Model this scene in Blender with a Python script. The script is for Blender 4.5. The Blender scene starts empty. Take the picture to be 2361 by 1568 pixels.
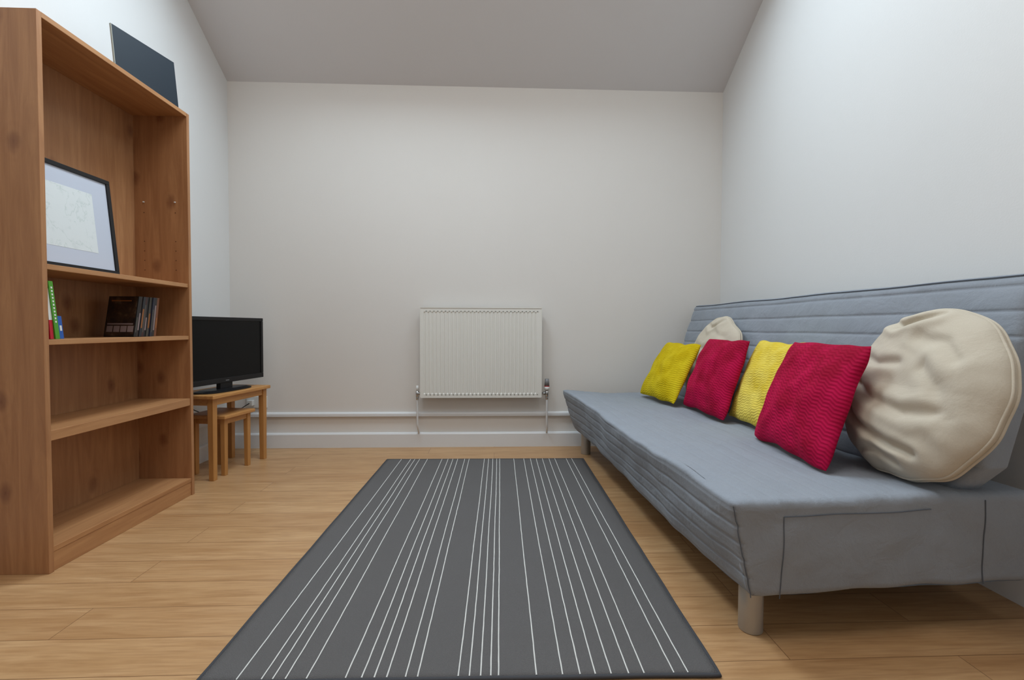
import bpy, bmesh, math, random
from mathutils import Vector, Matrix, noise
random.seed(4)
S=bpy.context.scene
S.view_settings.view_transform='Standard'

# ------------------------------------------------------------ materials
def lin(r,g,b):
    f=lambda c:(c/255/12.92) if c/255<=.04045 else ((c/255+.055)/1.055)**2.4
    return (f(r),f(g),f(b),1)
def newmat(name,col=(.5,.5,.5,1),rough=.6,metal=0,spec=.5):
    m=bpy.data.materials.new(name); m.use_nodes=True
    b=m.node_tree.nodes['Principled BSDF']
    b.inputs['Base Color'].default_value=col; b.inputs['Roughness'].default_value=rough
    b.inputs['Metallic'].default_value=metal; b.inputs['Specular IOR Level'].default_value=spec
    return m
class NT:
    def __init__(s,m): s.t=m.node_tree; s.b=s.t.nodes['Principled BSDF']
    def n(s,typ,**kw):
        x=s.t.nodes.new(typ)
        for k,v in kw.items():
            if k.startswith('_'): setattr(x,k[1:],v)
            else: x.inputs[k.replace('__',' ')].default_value=v
        return x
    def l(s,a,b): s.t.links.new(a,b)
    def coords(s,scale=(1,1,1),rot=(0,0,0)):
        c=s.n('ShaderNodeTexCoord'); m=s.n('ShaderNodeMapping'); m.inputs['Scale'].default_value=scale; m.inputs['Rotation'].default_value=rot
        s.l(c.outputs['Object'],m.inputs['Vector']); return m.outputs['Vector']
    def noise(s,vec,scale,detail=4,rough=.5,dist=0):
        x=s.n('ShaderNodeTexNoise'); x.inputs['Scale'].default_value=scale; x.inputs['Detail'].default_value=detail
        x.inputs['Roughness'].default_value=rough; x.inputs['Distortion'].default_value=dist; s.l(vec,x.inputs['Vector']); return x.outputs['Fac']
    def ramp(s,fac,stops):
        r=s.n('ShaderNodeValToRGB'); e=r.color_ramp.elements
        while len(e)<len(stops): e.new(.5)
        for i,(p,c) in enumerate(stops): e[i].position=p; e[i].color=c
        s.l(fac,r.inputs['Fac']); return r.outputs['Color']
    def mix(s,a,b,fac,mode='MIX'):
        x=s.n('ShaderNodeMix',_data_type='RGBA',_blend_type=mode)
        for v,i in ((fac,0),(a,6),(b,7)):
            if hasattr(v,'links'): s.l(v,x.inputs[i])
            else: x.inputs[i].default_value=v
        return x.outputs[2]
    def bump(s,h,strength=.3,dist=.01,prev=None):
        x=s.n('ShaderNodeBump'); x.inputs['Strength'].default_value=strength; x.inputs['Distance'].default_value=dist
        s.l(h,x.inputs['Height'])
        if prev: s.l(prev,x.inputs['Normal'])
        s.l(x.outputs['Normal'],s.b.inputs['Normal']); return x.outputs['Normal']
    def col(s,c): s.l(c,s.b.inputs['Base Color'])
    def math(s,op,a,b=None,c=None):
        x=s.n('ShaderNodeMath',_operation=op)
        for i,v in enumerate((a,b,c)):
            if v is None: continue
            if hasattr(v,'links'): s.l(v,x.inputs[i])
            else: x.inputs[i].default_value=v
        return x.outputs[0]

def mat_paint(name,c,bump=.06):
    m=newmat(name,c,.75,spec=.25); t=NT(m); v=t.coords()
    t.col(t.mix(c,tuple(k*.95 for k in c[:3])+(1,),t.noise(v,1.3,3)))
    t.bump(t.noise(v,140,3),bump,.004); return m
M_wall=mat_paint('wall_paint',lin(222,221,219))
M_wallb=mat_paint('wall_paint_warm_bounce',lin(225,220,214))  # back wall: warm bounce light tinted into the paint colour
M_ceil=mat_paint('ceiling_paint',lin(216,212,211))
M_trim=newmat('trim_gloss_paint',lin(222,222,222),.3)
def mat_wood(name,c1,c2,ck,axis='Z',knots=None,rough=.45,gs=1):
    m=newmat(name,c1,rough,spec=.4); t=NT(m)
    sc={'Z':(14,14,1.1),'Y':(14,1.1,14),'X':(1.1,14,14)}[axis]
    kd=None
    if knots:   # knots: (axis across the grain, density across, density along)
        sep=t.n('ShaderNodeSeparateXYZ'); t.l(t.coords(),sep.inputs[0]); cb=t.n('ShaderNodeCombineXYZ')
        t.l(t.math('MULTIPLY',sep.outputs[knots[0]],knots[1]),cb.inputs[0]); t.l(t.math('MULTIPLY',sep.outputs[2],knots[2]),cb.inputs[1])
        vo=t.n('ShaderNodeTexVoronoi',_voronoi_dimensions='2D'); vo.inputs['Scale'].default_value=1.0; t.l(cb.outputs[0],vo.inputs['Vector'])
        kd=t.math('ADD',vo.outputs['Distance'],t.math('MULTIPLY',t.math('SUBTRACT',t.noise(t.coords(),30,3),.5),.07))
    v=t.coords(tuple(k*gs for k in sc)); g=t.noise(v,2.2,6,.6,.8)
    if kd: g=t.math('ADD',g,t.math('MULTIPLY',t.math('SINE',t.math('MULTIPLY',kd,60)),t.ramp(kd,[(0,(.10,.10,.10,1)),(.25,(0,0,0,1))])))
    c=t.ramp(g,[(.28,c2),(.5,tuple((a+b)/2 for a,b in zip(c1,c2))),(.7,c1)])
    f=t.noise(t.coords(tuple(k*5*gs for k in sc)),3,3,.5)
    c=t.mix(c,c2,t.math('MULTIPLY',f,.35))
    if kd:
        k=t.ramp(kd,[(0,(.9,.9,.9,1)),(.05,(.65,.65,.65,1)),(.085,(.28,.28,.28,1)),(.16,(0,0,0,1))])
        c=t.mix(c,ck,t.math('MULTIPLY',k,.75))
    t.col(c); t.bump(f,.08,.003); return m
C1,C2,CK=lin(184,135,92),lin(152,104,68),lin(100,55,38)
M_pineS=mat_wood('pine_effect_side',C1,C2,CK,'Z',(0,4.4,2.8))
M_pineB=mat_wood('pine_effect_back',C1,C2,CK,'Z',(1,4.2,2.7))
M_pineY=mat_wood('pine_effect_shelf',lin(190,141,95),lin(162,113,73),CK,'Y')
M_oakY=mat_wood('oak_table_y',lin(202,150,90),lin(176,121,65),CK,'Y')
M_oakZ=mat_wood('oak_table_z',lin(195,142,82),lin(170,117,62),CK,'Z')

def mat_floor():
    m=newmat('oak_laminate',rough=.36,spec=.45); t=NT(m); 
    co=t.coords()
    br=t.n('ShaderNodeTexBrick'); t.l(co,br.inputs['Vector'])
    br.offset=.37; br.inputs['Scale'].default_value=1; br.inputs['Brick Width'].default_value=1.28; br.inputs['Row Height'].default_value=.15
    br.inputs['Mortar Size'].default_value=.0013; br.inputs['Mortar Smooth'].default_value=.2
    br.inputs['Color1'].default_value=(0,0,0,1); br.inputs['Color2'].default_value=(1,1,1,1); br.inputs['Mortar'].default_value=(.5,.5,.5,1)
    pl=br.outputs['Color']
    sx=t.n('ShaderNodeVectorMath',_operation='MULTIPLY_ADD'); t.l(pl,sx.inputs[0]); sx.inputs[1].default_value=(7,3,5); t.l(co,sx.inputs[2])
    mp=t.n('ShaderNodeMapping'); mp.inputs['Scale'].default_value=(1.3,13,1); t.l(sx.outputs[0],mp.inputs['Vector'])
    g=t.noise(mp.outputs['Vector'],1.6,6,.62,.6)
    c=t.ramp(g,[(.26,lin(162,121,80)),(.42,lin(185,144,100)),(.6,lin(197,157,113)),(.75,lin(206,168,124))])
    c=t.mix(c,lin(164,119,77),t.math('MULTIPLY',pl,.36))
    mp2=t.n('ShaderNodeMapping'); mp2.inputs['Scale'].default_value=(4,60,1); t.l(sx.outputs[0],mp2.inputs['Vector'])
    c=t.mix(c,lin(144,102,65),t.math('MULTIPLY',t.ramp(t.noise(mp2.outputs['Vector'],2,4),[(.4,(0,0,0,1)),(.7,(1,1,1,1))]),.4))
    c=t.mix(c,lin(108,74,48),t.math('MULTIPLY',br.outputs['Fac'],.75))
    t.col(c)
    return m
M_floor=mat_floor()

def mat_fabric(name,c,c2,scale=700,b=.25,rough=.95,big=1.0,bb=.35):
    m=newmat(name,c,rough,spec=.12); t=NT(m); v=t.coords()
    w=t.noise(t.coords((1,.25,1)),scale,2); bg=t.noise(v,9*big,4)
    cc=t.mix(c,c2,t.math('MULTIPLY',w,.7)); cc=t.mix(cc,c2,t.math('MULTIPLY',bg,.4)); t.col(cc)
    n=t.bump(w,b,.0015); t.bump(t.noise(v,11*big,5,.55,.5),bb,.02,n)
    t.b.inputs['Sheen Weight'].default_value=.1
    return m
M_sofa=mat_fabric('grey_sofa_fabric',lin(156,161,168),lin(124,130,139),bb=.4)
M_seam=newmat('sofa_seam',lin(95,100,108),.95,spec=.1)
M_cream=mat_fabric('cream_canvas',lin(206,195,177),lin(184,173,155),500,.2,.9,.5,.45)
def mat_velvet(name,c,c2,slope=.25):
    m=newmat(name,c,.8,spec=.12); t=NT(m); v=t.coords()
    wv=t.n('ShaderNodeTexWave',_bands_direction='Z'); wv.inputs['Scale'].default_value=24; wv.inputs['Distortion'].default_value=.9; wv.inputs['Detail Scale'].default_value=3
    sep=t.n('ShaderNodeSeparateXYZ'); t.l(v,sep.inputs[0])
    tri=t.math('PINGPONG',sep.outputs[0],.02)
    comb=t.n('ShaderNodeCombineXYZ'); z=t.math('ADD',sep.outputs[2],t.math('MULTIPLY',tri,.35)); 
    z=t.math('ADD',z,t.math('MULTIPLY',sep.outputs[0],slope)); t.l(z,comb.inputs[2])
    t.l(comb.outputs[0],wv.inputs['Vector'])
    cl=t.noise(v,8,5,.65); cc=t.mix(c,c2,t.ramp(cl,[(.38,(0,0,0,1)),(.62,(1,1,1,1))]))
    dk=tuple(k*.7 for k in c[:3])+(1,)
    cc=t.mix(dk,cc,t.math('ADD',t.math('MULTIPLY',wv.outputs['Fac'],.35),.65)); t.col(cc)
    n=t.bump(wv.outputs['Fac'],.42,.004); t.bump(t.noise(v,900,2),.25,.001,n)
    t.b.inputs['Sheen Weight'].default_value=.45; t.b.inputs['Sheen Roughness'].default_value=.35
    t.b.inputs['Sheen Tint'].default_value=c2
    return m
M_red=mat_velvet('magenta_velvet',lin(150,4,44),lin(188,14,70),.3)
M_yel=mat_velvet('yellow_velvet',lin(198,170,8),lin(218,194,32),-.4)
M_yel2=mat_velvet('pale_yellow_velvet',lin(226,196,62),lin(240,218,104),-.4)
M_black=newmat('black_plastic',lin(20,20,22),.4,spec=.35)
M_screen=newmat('tv_screen_glass',lin(10,11,12),.3,spec=.2)
M_board=newmat('black_board',lin(27,36,45),.6,spec=.25)
M_boardedge=newmat('board_edge',lin(150,150,140),.7)
M_rad=newmat('radiator_enamel',lin(228,225,217),.4)
M_radslot=newmat('radiator_slot',lin(150,150,140),.6)
M_chrome=newmat('chrome',lin(190,190,190),.25,metal=1)
M_plastic=newmat('white_plastic',lin(225,225,222),.4)
M_redp=newmat('red_plastic',lin(180,30,30),.4)
M_foot=newmat('silver_lacquer_leg',lin(176,172,165),.38,metal=.5)
M_mat=newmat('mount_card',lin(188,193,205),.8)
def mat_print():
    m=newmat('map_print',lin(212,216,215),.7); t=NT(m); v=t.coords()
    n=t.noise(v,6,5,.6,.4); a=t.math('ABSOLUTE',t.math('SUBTRACT',n,.50))
    k=t.ramp(a,[(0,(.24,.24,.24,1)),(.006,(.12,.12,.12,1)),(.012,(0,0,0,1))])
    c=t.mix(lin(212,216,215),lin(120,150,135),k)
    n2=t.noise(v,30,4,.6,.3); k2=t.ramp(n2,[(.56,(0,0,0,1)),(.66,(.2,.2,.2,1))])
    t.col(t.mix(c,lin(165,178,172),k2)); return m
M_print=mat_print()
def mat_rug():
    m=newmat('grey_rug_pile',lin(98,98,100),1,spec=.05); t=NT(m); v=t.coords()
    n=t.noise(v,420,3,.6); t.col(t.mix(t.mix(lin(86,84,84),lin(126,123,122),n),lin(104,100,98),t.math('MULTIPLY',t.noise(v,5,4),.5)))
    t.bump(n,.8,.005); return m
M_rug=mat_rug(); M_rugedge=newmat('rug_binding',lin(74,74,77),1,spec=.05); M_stripe=newmat('rug_stripe_yarn',lin(212,210,205),1,spec=.05)

# ------------------------------------------------------------ mesh helpers
def fin(name,bm,mats,smooth=False,parent=None,bevel=0,seg=2):
    me=bpy.data.meshes.new(name); bm.normal_update(); bm.to_mesh(me); bm.free()
    o=bpy.data.objects.new(name,me); S.collection.objects.link(o)
    for m in (mats if isinstance(mats,(list,tuple)) else [mats]): me.materials.append(m)
    if smooth:
        for p in me.polygons: p.use_smooth=True
    if bevel:
        b=o.modifiers.new('bevel','BEVEL'); b.width=bevel; b.segments=seg; b.limit_method='ANGLE'; b.angle_limit=math.radians(40)
    if parent: o.parent=parent
    return o
def empty(name,loc=(0,0,0)):
    e=bpy.data.objects.new(name,None); S.collection.objects.link(e); e.location=loc; e.empty_display_size=.1; return e
def box(bm,x0,x1,y0,y1,z0,z1,mi=0,T=None):
    P=[(x0,y0,z0),(x1,y0,z0),(x1,y1,z0),(x0,y1,z0),(x0,y0,z1),(x1,y0,z1),(x1,y1,z1),(x0,y1,z1)]
    vs=[bm.verts.new(T(Vector(p)) if T else p) for p in P]
    for f in ((3,2,1,0),(4,5,6,7),(0,1,5,4),(1,2,6,5),(2,3,7,6),(3,0,4,7)):
        fc=bm.faces.new([vs[i] for i in f]); fc.material_index=mi
    return vs
def cyl(bm,p0,p1,r0,r1=None,n=24,mi=0,caps=True):
    r1=r0 if r1 is None else r1; p0=Vector(p0);p1=Vector(p1); d=(p1-p0).normalized()
    a=d.orthogonal().normalized(); b=d.cross(a)
    A=[bm.verts.new(p0+(a*math.cos(2*math.pi*i/n)+b*math.sin(2*math.pi*i/n))*r0) for i in range(n)]
    B=[bm.verts.new(p1+(a*math.cos(2*math.pi*i/n)+b*math.sin(2*math.pi*i/n))*r1) for i in range(n)]
    for i in range(n):
        f=bm.faces.new((A[i],A[(i+1)%n],B[(i+1)%n],B[i])); f.smooth=True; f.material_index=mi
    if caps:
        f=bm.faces.new(A[::-1]); f.material_index=mi; f=bm.faces.new(B); f.material_index=mi
def quad(bm,ps,mi=0):
    f=bm.faces.new([bm.verts.new(p) for p in ps]); f.material_index=mi; return f
def tube(name,pts,r,mat,parent=None):
    cu=bpy.data.curves.new(name,'CURVE'); cu.dimensions='3D'; cu.bevel_depth=r; cu.bevel_resolution=3
    sp=cu.splines.new('POLY'); sp.points.add(len(pts)-1)
    for i,p in enumerate(pts): sp.points[i].co=(*p,1)
    cu.materials.append(mat); tmp=bpy.data.objects.new(name,cu); S.collection.objects.link(tmp)
    dg=bpy.context.evaluated_depsgraph_get(); me=bpy.data.meshes.new_from_object(tmp.evaluated_get(dg))
    bpy.data.objects.remove(tmp); o=bpy.data.objects.new(name,me); S.collection.objects.link(o)
    for p in me.polygons: p.use_smooth=True
    if parent: o.parent=parent
    return o

# ------------------------------------------------------------ room
XL,XR,YB,YF=-1.955,1.736,3.49,-2.2
ZK=2.695; SL=.66; YT=1.9; ZT=ZK+SL*(YB-YT)
bm=bmesh.new(); box(bm,XL-.1,XR+.1,YF-.1,YB+.1,-.1,0); fin('floor',bm,M_floor)
bm=bmesh.new(); box(bm,XL-.1,XR+.1,YB,YB+.1,0,ZK); fin('wall_back',bm,M_wallb)
def sidewall(name,x0,x1):
    bm=bmesh.new(); pr=[(YF,0),(YB,0),(YB,ZK),(YT,ZT),(YF,ZT)]
    A=[bm.verts.new((x0,y,z)) for y,z in pr]; B=[bm.verts.new((x1,y,z)) for y,z in pr]
    bm.faces.new(A); bm.faces.new(B[::-1])
    for i in range(5): bm.faces.new((A[i],B[i],B[(i+1)%5],A[(i+1)%5]))
    bmesh.ops.recalc_face_normals(bm,faces=bm.faces); fin(name,bm,M_wall)
sidewall('wall_left',XL-.1,XL); sidewall('wall_right',XR,XR+.1)
bm=bmesh.new(); box(bm,XL-.1,XR+.1,YF-.1,YF,0,ZT); fin('wall_front',bm,M_wall)
def P(x,s,off=0):
    y=YB+(YT-YB)*s; z=ZK+(ZT-ZK)*s; n=Vector((0,SL,1)).normalized()
    return Vector((x,y,z))+n*off
bm=bmesh.new()
xs=[XL,-1.15,-.35,.35,1.15,XR]; ss=[0,.42,.95,1]
for i in range(5):
    for j in range(3):
        if j==1 and i in (1,3): continue
        quad(bm,[P(xs[i],ss[j]),P(xs[i+1],ss[j]),P(xs[i+1],ss[j+1]),P(xs[i],ss[j+1])])
for a,b in ((1,2),(3,4)):
    x0,x1=xs[a],xs[b]
    c=[(x0,.42),(x1,.42),(x1,.95),(x0,.95)]
    for k in range(4):
        p,q=c[k],c[(k+1)%4]; quad(bm,[P(*p),P(*q),P(*q,.15),P(*p,.15)])
quad(bm,[(XL,YT,ZT),(XR,YT,ZT),(XR,YF,ZT),(XL,YF,ZT)])
bmesh.ops.remove_doubles(bm,verts=bm.verts,dist=.0005)
fin('ceiling',bm,M_ceil)
def winframe(name,x0,x1):
    bm=bmesh.new(); 
    for (a,b,c,d) in ((x0,x0+.05,.42,.95),(x1-.05,x1,.42,.95),(x0,x1,.42,.45),(x0,x1,.92,.95)):
        v=[P(a,c,.11),P(b,c,.11),P(b,d,.11),P(a,d,.11)]; w=[P(a,c,.16),P(b,c,.16),P(b,d,.16),P(a,d,.16)]
        quad(bm,v); quad(bm,w)
        for k in range(4): quad(bm,[v[k],v[(k+1)%4],w[(k+1)%4],w[k]])
    fin(name,bm,M_trim)
winframe('window_1',-1.15,-.35); winframe('window_2',.35,1.15)
def moulding(name,length_axis,a0,a1,face,z0,z1,out,sgn):
    bm=bmesh.new(); pr=[(0,z0),(out,z0),(out,z1-.012),(out*.8,z1-.004),(out*.45,z1),(0,z1)]
    def pt(a,d,z): return (a,face+sgn*d,z) if length_axis=='X' else (face+sgn*d,a,z)
    A=[bm.verts.new(pt(a0,d,z)) for d,z in pr]; B=[bm.verts.new(pt(a1,d,z)) for d,z in pr]
    bm.faces.new(A); bm.faces.new(B[::-1])
    for i in range(len(pr)): bm.faces.new((A[i],B[i],B[(i+1)%len(pr)],A[(i+1)%len(pr)]))
    bmesh.ops.recalc_face_normals(bm,faces=bm.faces); fin(name,bm,M_trim)
moulding('baseboard_back','X',XL,XR,YB,0,.11,.022,-1)
moulding('trim_1','X',XL,XR,YB,.234,.264,.020,-1)
moulding('baseboard_left','Y',YF,YB-.022,XL,0,.11,.02,1)
moulding('trim_2','Y',2.56,YB-.03,XL,.234,.264,.018,1)
moulding('baseboard_right','Y',YF,YB-.022,XR,0,.11,.02,-1)

# ------------------------------------------------------------ rug
def build_rug():
    W,L=1.33,1.96; bm=bmesh.new()
    nx,ny=60,90
    g=[[None]*(ny+1) for _ in range(nx+1)]
    def warp(u,v):
        return (u+.002*noise.noise(Vector((v*5,u*.2,0)))*(1 if .02<u<W-.02 else 1), v+.003*noise.noise(Vector((u*4,7,v*.2))))
    for i in range(nx+1):
        for j in range(ny+1):
            u,v=W*i/nx,L*j/ny; a,b=warp(u,v)
            g[i][j]=bm.verts.new((a,b,.0095+.0008*noise.noise(Vector((u*6,v*6,0)))))
    for i in range(nx):
        for j in range(ny):
            f=bm.faces.new((g[i][j],g[i+1][j],g[i+1][j+1],g[i][j+1])); f.smooth=True
    loop=[g[i][0] for i in range(nx+1)]+[g[nx][j] for j in range(1,ny+1)]+[g[i][ny] for i in range(nx-1,-1,-1)]+[g[0][j] for j in range(ny-1,0,-1)]
    lo=[bm.verts.new((v.co.x,v.co.y,.0005)) for v in loop]
    for k in range(len(loop)):
        f=bm.faces.new((loop[k],lo[k],lo[(k+1)%len(loop)],loop[(k+1)%len(loop)])); f.material_index=1
    def rim(pts,r=.0055):
        nb=8; R=[]
        for k,p in enumerate(pts):
            q=Vector(pts[min(k+1,len(pts)-1)])-Vector(pts[max(k-1,0)]); q.normalize(); sd=Vector((-q.y,q.x,0))
            R.append([bm.verts.new(Vector(p)+(sd*math.cos(2*math.pi*b/nb)+Vector((0,0,1))*math.sin(2*math.pi*b/nb))*r) for b in range(nb)])
        for k in range(len(R)-1):
            for b in range(nb):
                f=bm.faces.new((R[k][b],R[k+1][b],R[k+1][(b+1)%nb],R[k][(b+1)%nb])); f.material_index=1; f.smooth=True
    rim([(*v.co.xy,.0062) for v in loop]+[(*loop[0].co.xy,.0062)])
    for s in (.097,.159,.187,.219,.272,.370,.411,.443,.475,.523,.553,.656,.685,.714,.740,.760,.856,.924,.969,1.009,1.050,1.095,1.136,1.213,1.250):
        n=150; prev=None
        for k in range(n+1):
            v=.004+(L-.008)*k/n; off=.0007*noise.noise(Vector((v*22,s*31,2)))+.0018*noise.noise(Vector((v*2,s*9,5)))
            w=.0018+.0003*noise.noise(Vector((v*60,s*10,9)))
            a=bm.verts.new((s+off-w,v,.0106)); b=bm.verts.new((s+off,v,.0122)); c=bm.verts.new((s+off+w,v,.0106))
            if prev:
                for q in ((prev[0],prev[1],b,a),(prev[1],prev[2],c,b)):
                    f=bm.faces.new(q); f.material_index=2; f.smooth=True
            prev=(a,b,c)
    bmesh.ops.recalc_face_normals(bm,faces=bm.faces)
    o=fin('striped_rug',bm,[M_rug,M_rugedge,M_stripe]); o.location=(-.747,1.162,0); o.rotation_euler=(0,0,-.0125)
build_rug()

# ------------------------------------------------------------ bookcase
def build_bookcase():
    e=empty('bookcase'); X0,X1,Y0,Y1,H=-1.91,-1.615,1.714,2.528,2.022; t=.02
    def part(n,b,m,bev=.0015):
        bm=bmesh.new(); box(bm,*b); fin(n,bm,m,parent=e,bevel=bev)
    part('side_near',(X0,X1,Y0,Y0+t,0,H-.001),M_pineS); part('side_far',(X0,X1,Y1-t,Y1,0,H-.001),M_pineS)
    part('top_panel',(X0,X1-.001,Y0+t,Y1-t,H-t,H),M_pineY)
    part('back_panel',(X0,X0+.022,Y0+t,Y1-t,.02,H-t),M_pineB)
    part('bottom_shelf',(X0+.022,X1-.004,Y0+t,Y1-t,.072,.092),M_pineY)
    part('plinth',(X1-.022,X1-.006,Y0+t,Y1-t,0,.072),M_pineY)
    part('shelf_1',(X0+.022,X1-.006,Y0+t,Y1-t,1.108,1.128),M_pineY)
    part('shelf_2',(X0+.022,X1-.006,Y0+t,Y1-t,.833,.853),M_pineY)
    part('shelf_3',(X0+.022,X1-.004,Y0+t,Y1-t,.482,.520),M_pineY)
    bm=bmesh.new()
    for z in (1.2,1.25,1.3,1.35,1.5): 
        for x in (-1.84,-1.68): cyl(bm,(x,Y1-t-.001,z),(x,Y1-t+.002,z),.0022,n=10)
    for x in (-1.84,-1.68): cyl(bm,(x,Y1-t-.006,1.555),(x,Y1-t+.002,1.555),.0035,n=10,mi=1)
    fin('shelf_pin_holes',bm,[newmat('hole',lin(60,35,20),.9),M_plastic],parent=e)
build_bookcase()

def leaned(name,p0,p1,z0,h,lean,mk):
    e=empty(name); al=(Vector((*p1,0))-Vector((*p0,0))); w=al.length; al.normalize(); out=Vector((al.y,-al.x,0))
    n=out*math.cos(lean)+Vector((0,0,math.sin(lean))); up=-out*math.sin(lean)+Vector((0,0,math.cos(lean)))
    o=Vector((*p0,z0))
    def T(p): return o+al*p.x+up*p.z+n*p.y
    mk(e,T,w,h); return e
def pbox(e,name,b,T,m,bev=0):
    bm=bmesh.new(); box(bm,*b,0,T); bmesh.ops.recalc_face_normals(bm,faces=bm.faces); fin(name,bm,m,parent=e,bevel=bev)
def mk_frame(e,T,w,h):
    b=.018
    bm=bmesh.new()
    for q in ((0,w,0,b),(0,w,h-b,h),(0,b,b,h-b),(w-b,w,b,h-b)): box(bm,q[0],q[1],-.018,0,q[2],q[3],0,T)
    bmesh.ops.recalc_face_normals(bm,faces=bm.faces); fin('frame',bm,M_black,parent=e,bevel=.0015)
    pbox(e,'mount',(b,w-b,-.014,-.006,b,h-b),T,M_mat)
    pbox(e,'map_print',(.06,w-.095,-.007,-.0055,.085,h-.085),T,M_print)
    pbox(e,'easel_strut',(w*.45,w*.55,-.03,-.018,0,h*.6),T,M_black)
leaned('framed_map_print',(-1.690,1.737),(-1.688,2.152),1.1315,.422,math.radians(5.5),mk_frame)
def mk_board(e,T,w,h):
    pbox(e,'panel',(0,w,-.008,0,0,h),T,M_board,.001)
    pbox(e,'edge_strip',(-.003,0,-.008,0,0,h),T,M_boardedge)
    pbox(e,'easel_strut',(w*.42,w*.58,-.02,-.008,0,h*.55),T,M_board)
leaned('black_display_board',(-1.700,2.17),(-1.632,2.475),2.0265,.240,math.radians(6),mk_board)

def build_dvds():
    bm=bmesh.new(); cols=[(24,22,24),(40,30,26),(30,34,40),(60,26,24),(26,28,30),(70,66,60),(28,30,46),(36,30,28),(110,60,30)]
    mats=[newmat('dvd_case_%d'%i,lin(*c),.3) for i,c in enumerate(cols)]
    mats+= [newmat('dvd_cover_art',lin(52,34,26),.3),newmat('dvd_label_pale',lin(130,112,110),.4),newmat('dvd_label_orange',lin(140,84,38),.4)]
    t=NT(mats[9]); n=t.noise(t.coords(),26,5,.6); t.col(t.ramp(n,[(.35,lin(18,16,18)),(.55,lin(56,38,26)),(.7,lin(96,82,64))]))
    y=2.19
    for i in range(9):
        th=.0148; sh=.20-.006*i
        z0=.8545; xo=-1.66+random.uniform(-.006,.004)
        def T(p,y=y,sh=sh): return Vector((p.x,y+p.y+sh*(p.z-z0),p.z))
        box(bm,xo-.135,xo,0,th-.0006,z0,z0+.188,i,T)
        box(bm,xo-.0004,xo+.0006,.003,th-.0035,z0+.02+.01*(i%3),z0+.09+.02*(i%4),10 if i%3==1 else 11 if i%3==2 else 5,T)
        if i==0:
            box(bm,xo-.130,xo-.004,-.0008,.0002,z0+.004,z0+.184,9,T)
            for k in range(4): box(bm,xo-.125+.031*k,xo-.125+.031*k+.026,-.0014,-.0006,z0+.022,z0+.05,10,T)
            box(bm,xo-.125,xo-.01,-.0014,-.0006,z0+.056,z0+.062,10,T)
            box(bm,xo-.12,xo-.03,-.0014,-.0006,z0+.165,z0+.17,11,T)
        y+=th
    bmesh.ops.recalc_face_normals(bm,faces=bm.faces); fin('dvd_cases',bm,mats)
build_dvds()
def build_books():
    bm=bmesh.new(); mats=[newmat('book_red',lin(190,30,50),.5),newmat('book_white',lin(225,225,220),.6),newmat('book_green',lin(78,150,42),.5),newmat('book_blue',lin(40,90,170),.5)]
    z0=.8545
    def tilt(y0,sh): return lambda p: Vector((p.x,y0+p.y-sh*(p.z-z0),p.z))
    T=tilt(1.762,.07)
    box(bm,-1.80,-1.626,-.010,.003,z0,z0+.07,0,T); box(bm,-1.80,-1.626,-.010,.003,z0+.07,z0+.185,1,T)
    T=tilt(1.780,.12)
    box(bm,-1.80,-1.622,-.012,.005,z0,z0+.212,2,T)
    for k in range(11): box(bm,-1.6225,-1.6214,-.006,.0,z0+.06+.0125*k,z0+.067+.0125*k,1,T)
    T=tilt(1.800,.12)
    box(bm,-1.79,-1.624,-.013,.003,z0,z0+.085,3,T); box(bm,-1.6245,-1.6234,-.009,-.001,z0+.03,z0+.05,1,T)
    bmesh.ops.recalc_face_normals(bm,faces=bm.faces); fin('books',bm,mats,bevel=.001)
build_books()

# ------------------------------------------------------------ side table, stool, television
def rotT(ox,oy,ang):
    a=Vector((math.sin(ang),math.cos(ang),0)); b=Vector((-math.cos(ang),math.sin(ang),0)); o=Vector((ox,oy,0))
    return lambda p: o+a*p.x+b*p.y+Vector((0,0,p.z))
def table(name,ox,oy,ang,L,D,H,leg,top,over,apr):
    e=empty(name); T0=rotT(ox,oy,ang)
    def part(n,b,m,bev=.002,taper=None):
        bm=bmesh.new(); vs=box(bm,*b,0,T0)
        if taper:
            cx,cy=T0(Vector(((b[0]+b[1])/2,(b[2]+b[3])/2,0))).xy
            for v in vs:
                if v.co.z<.01: v.co.x=cx+(v.co.x-cx)*taper; v.co.y=cy+(v.co.y-cy)*taper
        bmesh.ops.recalc_face_normals(bm,faces=bm.faces); fin(n,bm,m,parent=e,bevel=bev)
    part('top',(-over,L+over,-over,D+over,H-top,H),M_oakY,.005)
    k=1
    for x in (0,L-leg):
        for y in (0,D-leg): part('leg_%d'%k,(x,x+leg,y,y+leg,0,H-top),M_oakZ,.002,.85); k+=1
    part('apron_1',(leg,L-leg,.006,.022,H-top-apr,H-top),M_oakY); part('apron_2',(leg,L-leg,D-.022,D-.006,H-top-apr,H-top),M_oakY)
    part('apron_3',(.006,.022,leg,D-leg,H-top-apr,H-top),M_oakY); part('apron_4',(L-.022,L-.006,leg,D-leg,H-top-apr,H-top),M_oakY)
table('wooden_side_table',-1.632,2.725,math.radians(8.5),.49,.27,.503,.036,.022,.018,.04)
table('wooden_stool',-1.625,2.826,math.radians(8.5),.235,.22,.368,.030,.022,.02,.035)
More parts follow.
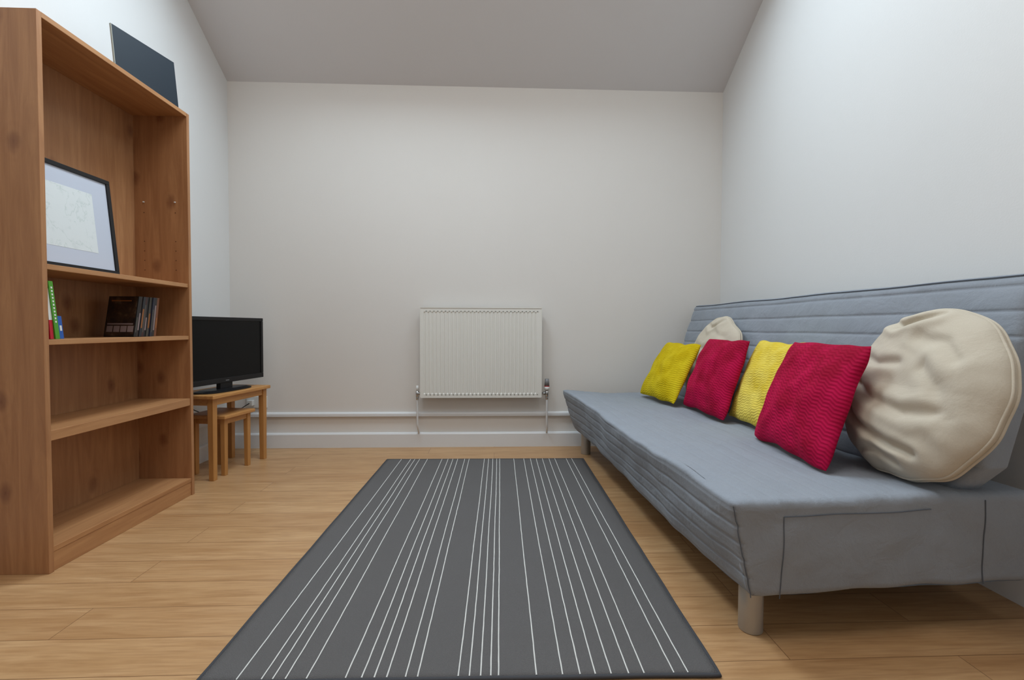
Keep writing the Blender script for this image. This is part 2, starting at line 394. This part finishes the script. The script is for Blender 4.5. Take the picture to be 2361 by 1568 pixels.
def build_tv():
    e=empty('television'); T=rotT(-1.745,2.63,math.radians(11.5)); w,z0,z1=.655,.553,.962
    def part(n,b,m,bev=.003): pbox(e,n,b,T,m,bev)
    part('housing',(0,w,.004,.05,z0,z1),M_black,.006)
    for n,b in (('bezel_top',(0,w,-.006,.004,z1-.022,z1)),('bezel_bottom',(0,w,-.006,.004,z0,z0+.032)),('bezel_near',(0,.022,-.006,.004,z0+.032,z1-.022)),('bezel_far',(w-.022,w,-.006,.004,z0+.032,z1-.022))): part(n,b,M_black,.003)
    part('screen',(.022,w-.022,-.001,.004,z0+.032,z1-.022),M_screen,0)
    part('neck',(w/2-.05,w/2+.05,.0,.03,.512,z0+.01),M_black)
    bm=bmesh.new(); n=40; cx,cy=w/2,.02; A=[];B=[];C=[]
    for i in range(n):
        a=2*math.pi*i/n
        sx=math.copysign(abs(math.cos(a))**.6,math.cos(a)); sy=math.copysign(abs(math.sin(a))**.7,math.sin(a))
        A.append(bm.verts.new(T(Vector((cx+.19*sx,cy+.085*sy,.5035))))); B.append(bm.verts.new(T(Vector((cx+.19*sx,cy+.085*sy,.510))))); C.append(bm.verts.new(T(Vector((cx+.165*sx,cy+.06*sy,.518)))))
    bm.faces.new(A); bm.faces.new(C)
    for i in range(n):
        j=(i+1)%n; bm.faces.new((A[i],A[j],B[j],B[i])); bm.faces.new((B[i],B[j],C[j],C[i]))
    bmesh.ops.recalc_face_normals(bm,faces=bm.faces); fin('base',bm,M_black,parent=e)
    part('badge',(w/2-.014,w/2+.014,-.0068,-.0058,z0+.012,z0+.018),newmat('badge',lin(110,110,112),.4),0)
    tube('power_cable',[(-1.90,2.95,.60),(-1.925,2.96,.55),(-1.93,2.95,.40),(-1.925,3.1,.33),(-1.90,3.3,.30),(-1.84,3.42,.31),(-1.80,3.445,.34)],.003,M_black,parent=e)
build_tv()
bm=bmesh.new(); box(bm,-1.84,-1.69,YB-.012,YB,.30,.385); box(bm,-1.82,-1.78,YB-.045,YB-.012,.32,.36); fin('wall_socket',bm,M_plastic,bevel=.003)

# ------------------------------------------------------------ radiator
def build_radiator():
    e=empty('radiator'); x0,x1,z0,z1=-.543,.349,.382,1.046; yf=3.405; yb=3.455
    bm=bmesh.new(); n=30; m=.022; pitch=(x1-x0-2*m)/n
    prof=[(x0,0),(x0+m*.6,0)]
    for i in range(n):
        a=x0+m+i*pitch; prof+= [(a,0),(a+pitch*.12,.0042),(a+pitch*.38,.0042),(a+pitch*.5,0)]
    prof+=[(x1-m*.4,0),(x1,0)]
    zs=[z0,z0+.028,z0+.036,z1-.036,z1-.028,z1]
    G=[[bm.verts.new((x,yf+(d if 2<=k<=3 else 0),z)) for k,z in enumerate(zs)] for x,d in prof]
    for i in range(len(G)-1):
        for k in range(5): bm.faces.new((G[i][k],G[i+1][k],G[i+1][k+1],G[i][k+1]))
    fin('front_panel',bm,M_rad,parent=e)
    bm=bmesh.new(); box(bm,x0,x1,yf+.0075,yf+.012,z0,z1); box(bm,x0+.01,x1-.01,yb-.004,yb,z0+.01,z1-.01)
    for i in range(44):
        a=x0+.02+i*(x1-x0-.04)/44; box(bm,a,a+.003,yf+.012,yb-.004,z0+.05,z1-.04)
    fin('convector_fins',bm,M_rad,parent=e)
    bm=bmesh.new(); box(bm,x0-.004,x0+.001,yf-.003,yb+.004,z0+.004,z1+.006); box(bm,x1-.001,x1+.004,yf-.003,yb+.004,z0+.004,z1+.006)
    fin('side_covers',bm,M_rad,parent=e,bevel=.002)
    bm=bmesh.new(); box(bm,x0,x1,yf-.003,yf+.006,z1-.001,z1+.006); box(bm,x0,x1,yb-.008,yb+.002,z1-.001,z1+.006)
    k=46
    for i in range(k):
        a=x0+.01+i*(x1-x0-.02)/k; box(bm,a,a+.008,yf+.006,yb-.008,z1+.001,z1+.005)
    fin('top_grille',bm,M_rad,parent=e)
    bm=bmesh.new()
    for i in range(n):
        a=x0+m+i*pitch+pitch*.5
        for z in (z0+.020,z1-.028): box(bm,a+pitch*.05,a+pitch*.42,yf-.0015,yf+.001,z,z+.007)
    fin('slot_marks',bm,M_radslot,parent=e)
    bm=bmesh.new()
    for x in (x0+.12,x1-.12): box(bm,x-.02,x+.02,yb-.002,YB,z0+.05,z1-.06)
    fin('wall_brackets',bm,M_rad,parent=e)
    bm=bmesh.new()
    xl=x0-.028; zv=z0+.028; yc=3.432
    cyl(bm,(x0+.0,yc,zv),(xl,yc,zv),.008,n=16); cyl(bm,(xl,yc,zv-.025),(xl,yc,zv+.02),.011,n=16); cyl(bm,(xl+.006,yc,zv),(xl+.02,yc,zv),.013,n=6)
    cyl(bm,(xl,yc,zv+.02),(xl,yc,zv+.06),.010,.008,n=16,mi=1)
    xr=x1+.045
    cyl(bm,(x1,yc,zv),(xr,yc,zv),.008,n=16); cyl(bm,(xr-.03,yc,zv),(xr-.014,yc,zv),.014,n=6); cyl(bm,(xr,yc,zv-.025),(xr,yc,zv+.025),.012,n=16)
    cyl(bm,(xr,yc,zv+.025),(xr,yc,zv+.052),.017,.019,n=24,mi=1); cyl(bm,(xr,yc,zv+.052),(xr,yc,zv+.058),.0195,n=24,mi=2)
    cyl(bm,(xr,yc,zv+.058),(xr,yc,zv+.11),.019,.015,n=24,mi=3)
    for x in (xl,xr): cyl(bm,(x,yc,zv-.02),(x,yc,zv-.045),.010,n=6)
    bmesh.ops.recalc_face_normals(bm,faces=bm.faces)
    fin('valves',bm,[M_chrome,M_plastic,M_redp,newmat('valve_cap_grey',lin(120,118,118),.4)],parent=e)
    for i,x in enumerate((xl,xr)):
        tube('pipe_%d'%(i+1),[(x,yc,zv-.04),(x,yc,.18),(x+.004,yc+.008,.15),(x+.004,3.472,.108)],.0075,M_trim,parent=e)
build_radiator()

# ------------------------------------------------------------ sofa
TH=math.radians(3.3)
U=Vector((math.cos(TH),math.sin(TH),0)); V=Vector((-math.sin(TH),math.cos(TH),0)); O=Vector((.648,1.225,0))
def SW(u,v,z): return O+U*u+V*v+Vector((0,0,z))
def grid_box(nu,nv,nz,du,dv,dz,r):
    bm=bmesh.new(); cache={}
    def lin_(n,d):
        k=[0,r*.3,r*.7,r]; m=[r+(d-2*r)*i/n for i in range(1,n)]
        return k+m+[d-r,d-.7*r,d-.3*r,d]
    us,vs,zs=lin_(nu,du),lin_(nv,dv),lin_(nz,dz)
    def vert(i,j,k):
        key=(i,j,k)
        if key not in cache:
            p=Vector((us[i],vs[j],zs[k])); q=Vector((min(max(p.x,r),du-r),min(max(p.y,r),dv-r),min(max(p.z,r),dz-r)))
            d=p-q
            if d.length>1e-9: 
                nz_=sum(1 for c in d if abs(c)>1e-9)
                if nz_>1: d=d.normalized()*r
            cache[key]=bm.verts.new(q+d)
        return cache[key]
    I,J,K=len(us)-1,len(vs)-1,len(zs)-1
    for i in range(I):
        for j in range(J):
            bm.faces.new((vert(i,j,K),vert(i+1,j,K),vert(i+1,j+1,K),vert(i,j+1,K))); bm.faces.new((vert(i,j,0),vert(i,j+1,0),vert(i+1,j+1,0),vert(i+1,j,0)))
    for i in range(I):
        for k in range(K):
            bm.faces.new((vert(i,0,k),vert(i+1,0,k),vert(i+1,0,k+1),vert(i,0,k+1))); bm.faces.new((vert(i,J,k),vert(i,J,k+1),vert(i+1,J,k+1),vert(i+1,J,k)))
    for j in range(J):
        for k in range(K):
            bm.faces.new((vert(0,j,k),vert(0,j,k+1),vert(0,j+1,k+1),vert(0,j+1,k))); bm.faces.new((vert(I,j,k),vert(I,j+1,k),vert(I,j+1,k+1),vert(I,j,k+1)))
    return bm
def groove(x,pitch,w):
    d=abs((x/pitch)-round(x/pitch))*pitch
    return math.exp(-(d/w)**2)
def N3(a,b,c): return noise.noise(Vector((a,b,c)))
def sofa_seat_pt(p,L,D,H,z0):
    u,v,z=p; t=z/H; s=v/L
    front=max(0,1-u/.12); top=1 if t>.93 else 0
    uu=u+.075*(1-t)*front+.02*(1-t)*(u/D)
    uu-=.035*max(0,s-.75)/.25*front*(t**.5)
    zz=z0+z+.035*max(0,s-.5)/.5*(t)*max(0,1-u/.3)
    zz-= (1-t)*(.012*N3(u*3,v*2.3,3)+.010*math.sin(v*2.6)+.004*N3(u*9,v*8,6))
    nz=N3(v*3.1,u*3,z*5)
    if u<.03:
        uu+= .011*nz*(1-t*.6)+.0036*groove(z-.01+.006*N3(v*3,0,2),.05,.0045)-.007*N3(v*7,z*7+v*2,1)
        uu-= .006*max(0,N3(v*5+z*9,z*16-v*3,12))*(1-abs(2*t-1))
    if top and u<D: 
        zz+= .006*N3(u*5,v*4,0)-.0016*groove(u-.02,.058,.005)-.003*N3(u*13,v*6,4)+.0015*N3(u*30,v*9,5)
    vv=v
    if v<.03: vv+= .014*N3(u*4,z*4,8)+(1-t)*.02+.004*N3(u*9,z*12,3)
    if v>L-.03: vv+=.01*N3(u*5,z*5,8)
    return uu,vv,zz
def build_sofa():
    e=empty('sofa_bed'); L,D,z0=2.12,.95,.142; H=.424-z0
    bm=grid_box(190,170,60,D,L,H,.024)
    for v in bm.verts: v.co=SW(*sofa_seat_pt(v.co,L,D,H,z0))
    fin('seat_cover',bm,M_sofa,smooth=True,parent=e)
    lean=.30; HB=.905; zb=.165
    bm=grid_box(10,170,190,.105,L+.02,HB,.03)
    def bk(u,vv,z):
        g=0
        if u<.02 and z>.15: 
            zq=z-.03+.004*N3(vv*3,1,1)
            puff=abs(math.sin(math.pi*zq/.076))**.6
            g=.003*(1-puff)+.0034*groove(zq,.076,.0045)-.004*N3(vv*5,z*9,2)-.010*N3(vv*2,z*3,2)-.005*N3(vv*12,z*10,7)
        dz=.004*N3(vv*3,u*4,6) if z>HB-.03 else 0
        zz=zb+z+dz
        low=max(0,min(1,(.50-zz)/.10)); vo=vv-.01+.07*low*max(0,1-vv/.5)
        return SW(.727+g+lean*(zz-.435)+u+.05*max(0,vv)/L, vo, zz)
    for v in bm.verts: v.co=bk(*v.co)
    fin('backrest_cover',bm,M_sofa,smooth=True,parent=e)
    def seat_on(u,v,z): return SW(*sofa_seat_pt(Vector((u,v,z)),L,D,H,z0))
    tube('corner_seam',[seat_on(.005,.004,H*k/20)-U*.0005-V*.0005 for k in range(0,20)],.0014,M_seam,parent=e)
    tube('side_seam',[seat_on(.775+.012*k/20,0,H*(1-k/20)*.97+.004)-V*.001 for k in range(1,21)],.0016,M_seam,parent=e)
    tube('back_top_piping',[bk(.006,.04+(L-.06)*i/80,HB-.008)-U*.002 for i in range(81)],.0022,M_seam,parent=e)
    pk=[seat_on(.155,0,.01*k)-V*.0015 for k in range(0,24)]+[seat_on(.155+.01*k,0,.237)-V*.0015 for k in range(0,47)]
    tube('pocket_seam',pk,.0012,M_seam,parent=e)
    bm=bmesh.new()
    def TS(p): return SW(p.x,p.y,p.z)
    box(bm,.11,.15,.06,L-.04,.165,.20,0,TS); box(bm,.75,.79,.06,L-.04,.165,.20,0,TS)
    bmesh.ops.recalc_face_normals(bm,faces=bm.faces); fin('frame_rails',bm,M_black,parent=e)
    k=1
    for u,v in ((.128,.10),(.125,2.03),(.72,.50),(.72,1.75)):
        bm=bmesh.new(); p=SW(u,v,0); cyl(bm,p,p+Vector((0,0,.2)),.034,n=40); fin('leg_%d'%k,bm,M_foot,parent=e,bevel=.003); k+=1
build_sofa()

# ------------------------------------------------------------ cushions
def basis(pos,yaw,lean,roll):
    w=Vector((math.sin(yaw),-math.cos(yaw),0)); n=Vector((-math.cos(yaw),-math.sin(yaw),0)); up=Vector((0,0,1))
    u2=up*math.cos(lean)-n*math.sin(lean); n2=n*math.cos(lean)+up*math.sin(lean)
    c,s=math.cos(roll),math.sin(roll); w2=w*c+u2*s; u3=u2*c-w*s
    M=Matrix.Identity(4)
    for i in range(3): M[i][0]=w2[i]; M[i][1]=n2[i]; M[i][2]=u3[i]; M[i][3]=pos[i]
    return M
def cushion(name,mat,pos,w,h,T,yaw,lean,roll,seed=0,taper=.1,skew=0):
    bm=bmesh.new(); N=50
    for sg in (1,-1):
        g=[]
        for i in range(N+1):
            row=[]
            for j in range(N+1):
                x=math.sin((-1+2*i/N)*math.pi/2); z=math.sin((-1+2*j/N)*math.pi/2)
                d=max(0,(1-abs(x)**2.4)*(1-abs(z)**2.4))**.5
                cr=1-.035*(abs(x*z))**4
                px=x*(1-.045*(1-z*z))*cr*(1-taper*z); pz=z*(1-.045*(1-x*x))*cr
                t=T*d*(1+.18*N3(x*1.5,z*1.5,seed+sg)) + .012*d*N3(x*3.2,z*3.2,seed*3+sg)
                if sg<0: t*=.6
                row.append(bm.verts.new((px*w/2+skew*z+.012*N3(x,z*2,seed), sg*t, pz*h/2+.012*N3(x*2,z,seed+5))))
            g.append(row)
        for i in range(N):
            for j in range(N):
                q=(g[i][j],g[i+1][j],g[i+1][j+1],g[i][j+1]); bm.faces.new(q if sg<0 else q[::-1])
    bmesh.ops.remove_doubles(bm,verts=bm.verts,dist=.0008)
    bmesh.ops.recalc_face_normals(bm,faces=bm.faces)
    o=fin(name,bm,mat,smooth=True); o.matrix_world=basis(pos,yaw,lean,roll); return o
def seg_d(x,z,a,b):
    ax,az=a; bx,bz=b; dx,dz=bx-ax,bz-az; t=max(0,min(1,((x-ax)*dx+(z-az)*dz)/(dx*dx+dz*dz)))
    px,pz=ax+dx*t,az+dz*t; return math.hypot(x-px,z-pz)
CREASES=[([(-.55,.88),(-.30,.74),(-.05,.80),(.18,.92)],.020,.045),([(-.62,.30),(-.35,.22),(-.05,.25)],.010,.06),
         ([(-.50,-.05),(-.15,-.22),(.25,-.30),(.55,-.22)],.013,.06),([(-.62,-.35),(-.25,-.55),(.15,-.66),(.40,-.70)],.014,.05),
         ([(.30,.25),(.55,.05),(.68,-.25)],.008,.07),([(-.30,-.85),(0,-.80),(.25,-.86)],.010,.04),([(.10,.62),(.40,.52),(.62,.35)],.007,.06)]
def disc(name,mat,pos,R,T,yaw,lean,roll,seed=0,sq=1.0,rimw=.0,cs=1.0,belly=.07,ncut=.03):
    """soft round pillow: two domed panels joined by a narrow side band with piping on both edges"""
    bm=bmesh.new(); NR,NA=60,220
    def shp(a):   # slack, slightly slumped outline
        return 1+.045*N3(math.cos(a)*1.6,math.sin(a)*1.6,seed)+.03*N3(math.cos(a)*3.2,math.sin(a)*3.2,seed+3)+belly*max(0,-math.sin(a))*abs(math.cos(a))-ncut*max(0,math.sin(a))*abs(math.cos(a))
    edge={}
    for sg in (1,-1):
        c=None; prev=None
        for i in range(0,NR+1):
            r=math.sin(i/NR*math.pi/2); ring=[]
            for j in range(NA):
                a=2*math.pi*j/NA
                d=max(0,1-r**2.5)**.55
                x,z=r*math.cos(a),r*math.sin(a)
                rim=max(0,1-abs(r-.86)/.22)
                pk=rim*.010*N3(math.cos(a)*2.8,math.sin(a)*2.8,sg+seed)+ rim*.003*math.sin(a*17+3*math.sin(2*a+seed))*max(0,N3(math.cos(a)*2,math.sin(a)*2,seed+20)+.2)
                cr=0
                if sg>0:
                    xx=x+.05*N3(x*3,z*3,seed+8); zz=z+.05*N3(x*3,z*3,seed+18)
                    for pts,dep,wd in CREASES:
                        best=min(seg_d(xx,zz,pts[k],pts[k+1]) for k in range(len(pts)-1))
                        cr+= -dep*math.exp(-(best/wd)**2)+dep*.55*math.exp(-((best-wd*2.1)/(wd*1.3))**2)
                cr=cr*cs+.016*N3(x*1.5,z*1.5,seed+sg)+.006*N3(x*3,z*4+x,seed+7)
                sag=.035*max(0,-z)*(1-r*r)
                y=rimw+T*d+(cr+pk+sag)*min(1,d*1.6)
                if sg<0: y*=.6
                k=1+(shp(a)-1)*r
                ring.append((x*R*k, sg*y, z*R*k*sq))
            if i==0: c=bm.verts.new(ring[0]); continue
            ring=[bm.verts.new(p) for p in ring]
            for j in range(NA):
                k=(j+1)%NA
                if prev is None: bm.faces.new((c,ring[j],ring[k]))
                else: bm.faces.new((prev[j],prev[k],ring[k],ring[j]))
            prev=ring
        edge[sg]=prev
    for j in range(NA):
        k=(j+1)%NA; bm.faces.new((edge[1][j],edge[1][k],edge[-1][k],edge[-1][j]))
    nb=10
    for sg in (1,-1):
        rings=[]
        for j in range(NA):
            a=2*math.pi*j/NA; rad=Vector((math.cos(a),0,math.sin(a))); c=edge[sg][j].co.copy()
            rings.append([bm.verts.new(c+(rad*math.cos(2*math.pi*b/nb)+Vector((0,1,0))*math.sin(2*math.pi*b/nb))*.0042) for b in range(nb)])
        for j in range(NA):
            for b in range(nb): bm.faces.new((rings[j][b],rings[(j+1)%NA][b],rings[(j+1)%NA][(b+1)%nb],rings[j][(b+1)%nb]))
    bmesh.ops.recalc_face_normals(bm,faces=bm.faces)
    o=fin(name,bm,mat,smooth=True); o.matrix_world=basis(pos,yaw,lean,roll); return o
R_=math.radians
cushion('throw_cushion',M_red,(1.182,1.695,.64),.50,.45,.068,R_(-6),R_(20),R_(0),1,.05)
cushion('throw_cushion.001',M_yel2,(1.29,2.12,.64),.46,.43,.055,R_(-2),R_(20),R_(0),2,.06)
cushion('throw_cushion.002',M_red,(1.215,2.49,.64),.48,.435,.07,R_(0),R_(20),R_(0),3,.06)
cushion('throw_cushion.003',M_yel,(1.135,2.94,.625),.465,.41,.065,R_(6),R_(28),R_(0),4,.06)
disc('round_pillow',M_cream,(1.368,1.425,.697),.290,.090,R_(-5),R_(17),0,1,.95,.010)
disc('round_pillow.001',M_cream,(1.345,2.80,.70),.275,.045,R_(3),R_(17),0,2,1,.008,.5,.03,0)

# ------------------------------------------------------------ lights
def area(name,pos,target,sx,sy,power,col):
    l=bpy.data.lights.new(name,'AREA'); l.shape='RECTANGLE'; l.size=sx; l.size_y=sy; l.energy=power; l.color=col
    o=bpy.data.objects.new(name,l); S.collection.objects.link(o); o.location=pos
    o.rotation_euler=(Vector(target)-Vector(pos)).to_track_quat('-Z','Y').to_euler(); return o
n=Vector((0,SL,1)).normalized()
for i,x in enumerate((-.75,.75)):
    p=P(x,.685,.10); area('skylight_daylight_%d'%(i+1),p,p-n,.7,.9,(52,27)[i],(.73,.885,1.0))
area('rear_ceiling_fill',(0,.7,ZT-.03),(0,.7,0),1.6,1.2,34,(1.0,.97,.94))  # added soft fill lamp below the closed flat ceiling, no window there
w=bpy.data.worlds.new('sky'); S.world=w; w.use_nodes=True; bg=w.node_tree.nodes['Background']; bg.inputs[0].default_value=(.75,.87,1,1); bg.inputs[1].default_value=.8

# ------------------------------------------------------------ camera
f,yaw,pit,rol,h=1062.07,.0382,.0264,.0030,.9007
cy,sy=math.cos(yaw),math.sin(yaw); fw=Vector((sy*math.cos(pit),cy*math.cos(pit),-math.sin(pit))); r=Vector((cy,-sy,0)); u=r.cross(fw)
r2=r*math.cos(rol)+u*math.sin(rol); u2=u*math.cos(rol)-r*math.sin(rol)
cd=bpy.data.cameras.new('camera'); cd.sensor_width=36; cd.lens=f/2361*36; cd.clip_start=.02
co=bpy.data.objects.new('camera',cd); S.collection.objects.link(co)
Mx=Matrix.Identity(4)
for i in range(3): Mx[i][0]=r2[i]; Mx[i][1]=u2[i]; Mx[i][2]=-fw[i]
Mx[2][3]=h; co.matrix_world=Mx; S.camera=co
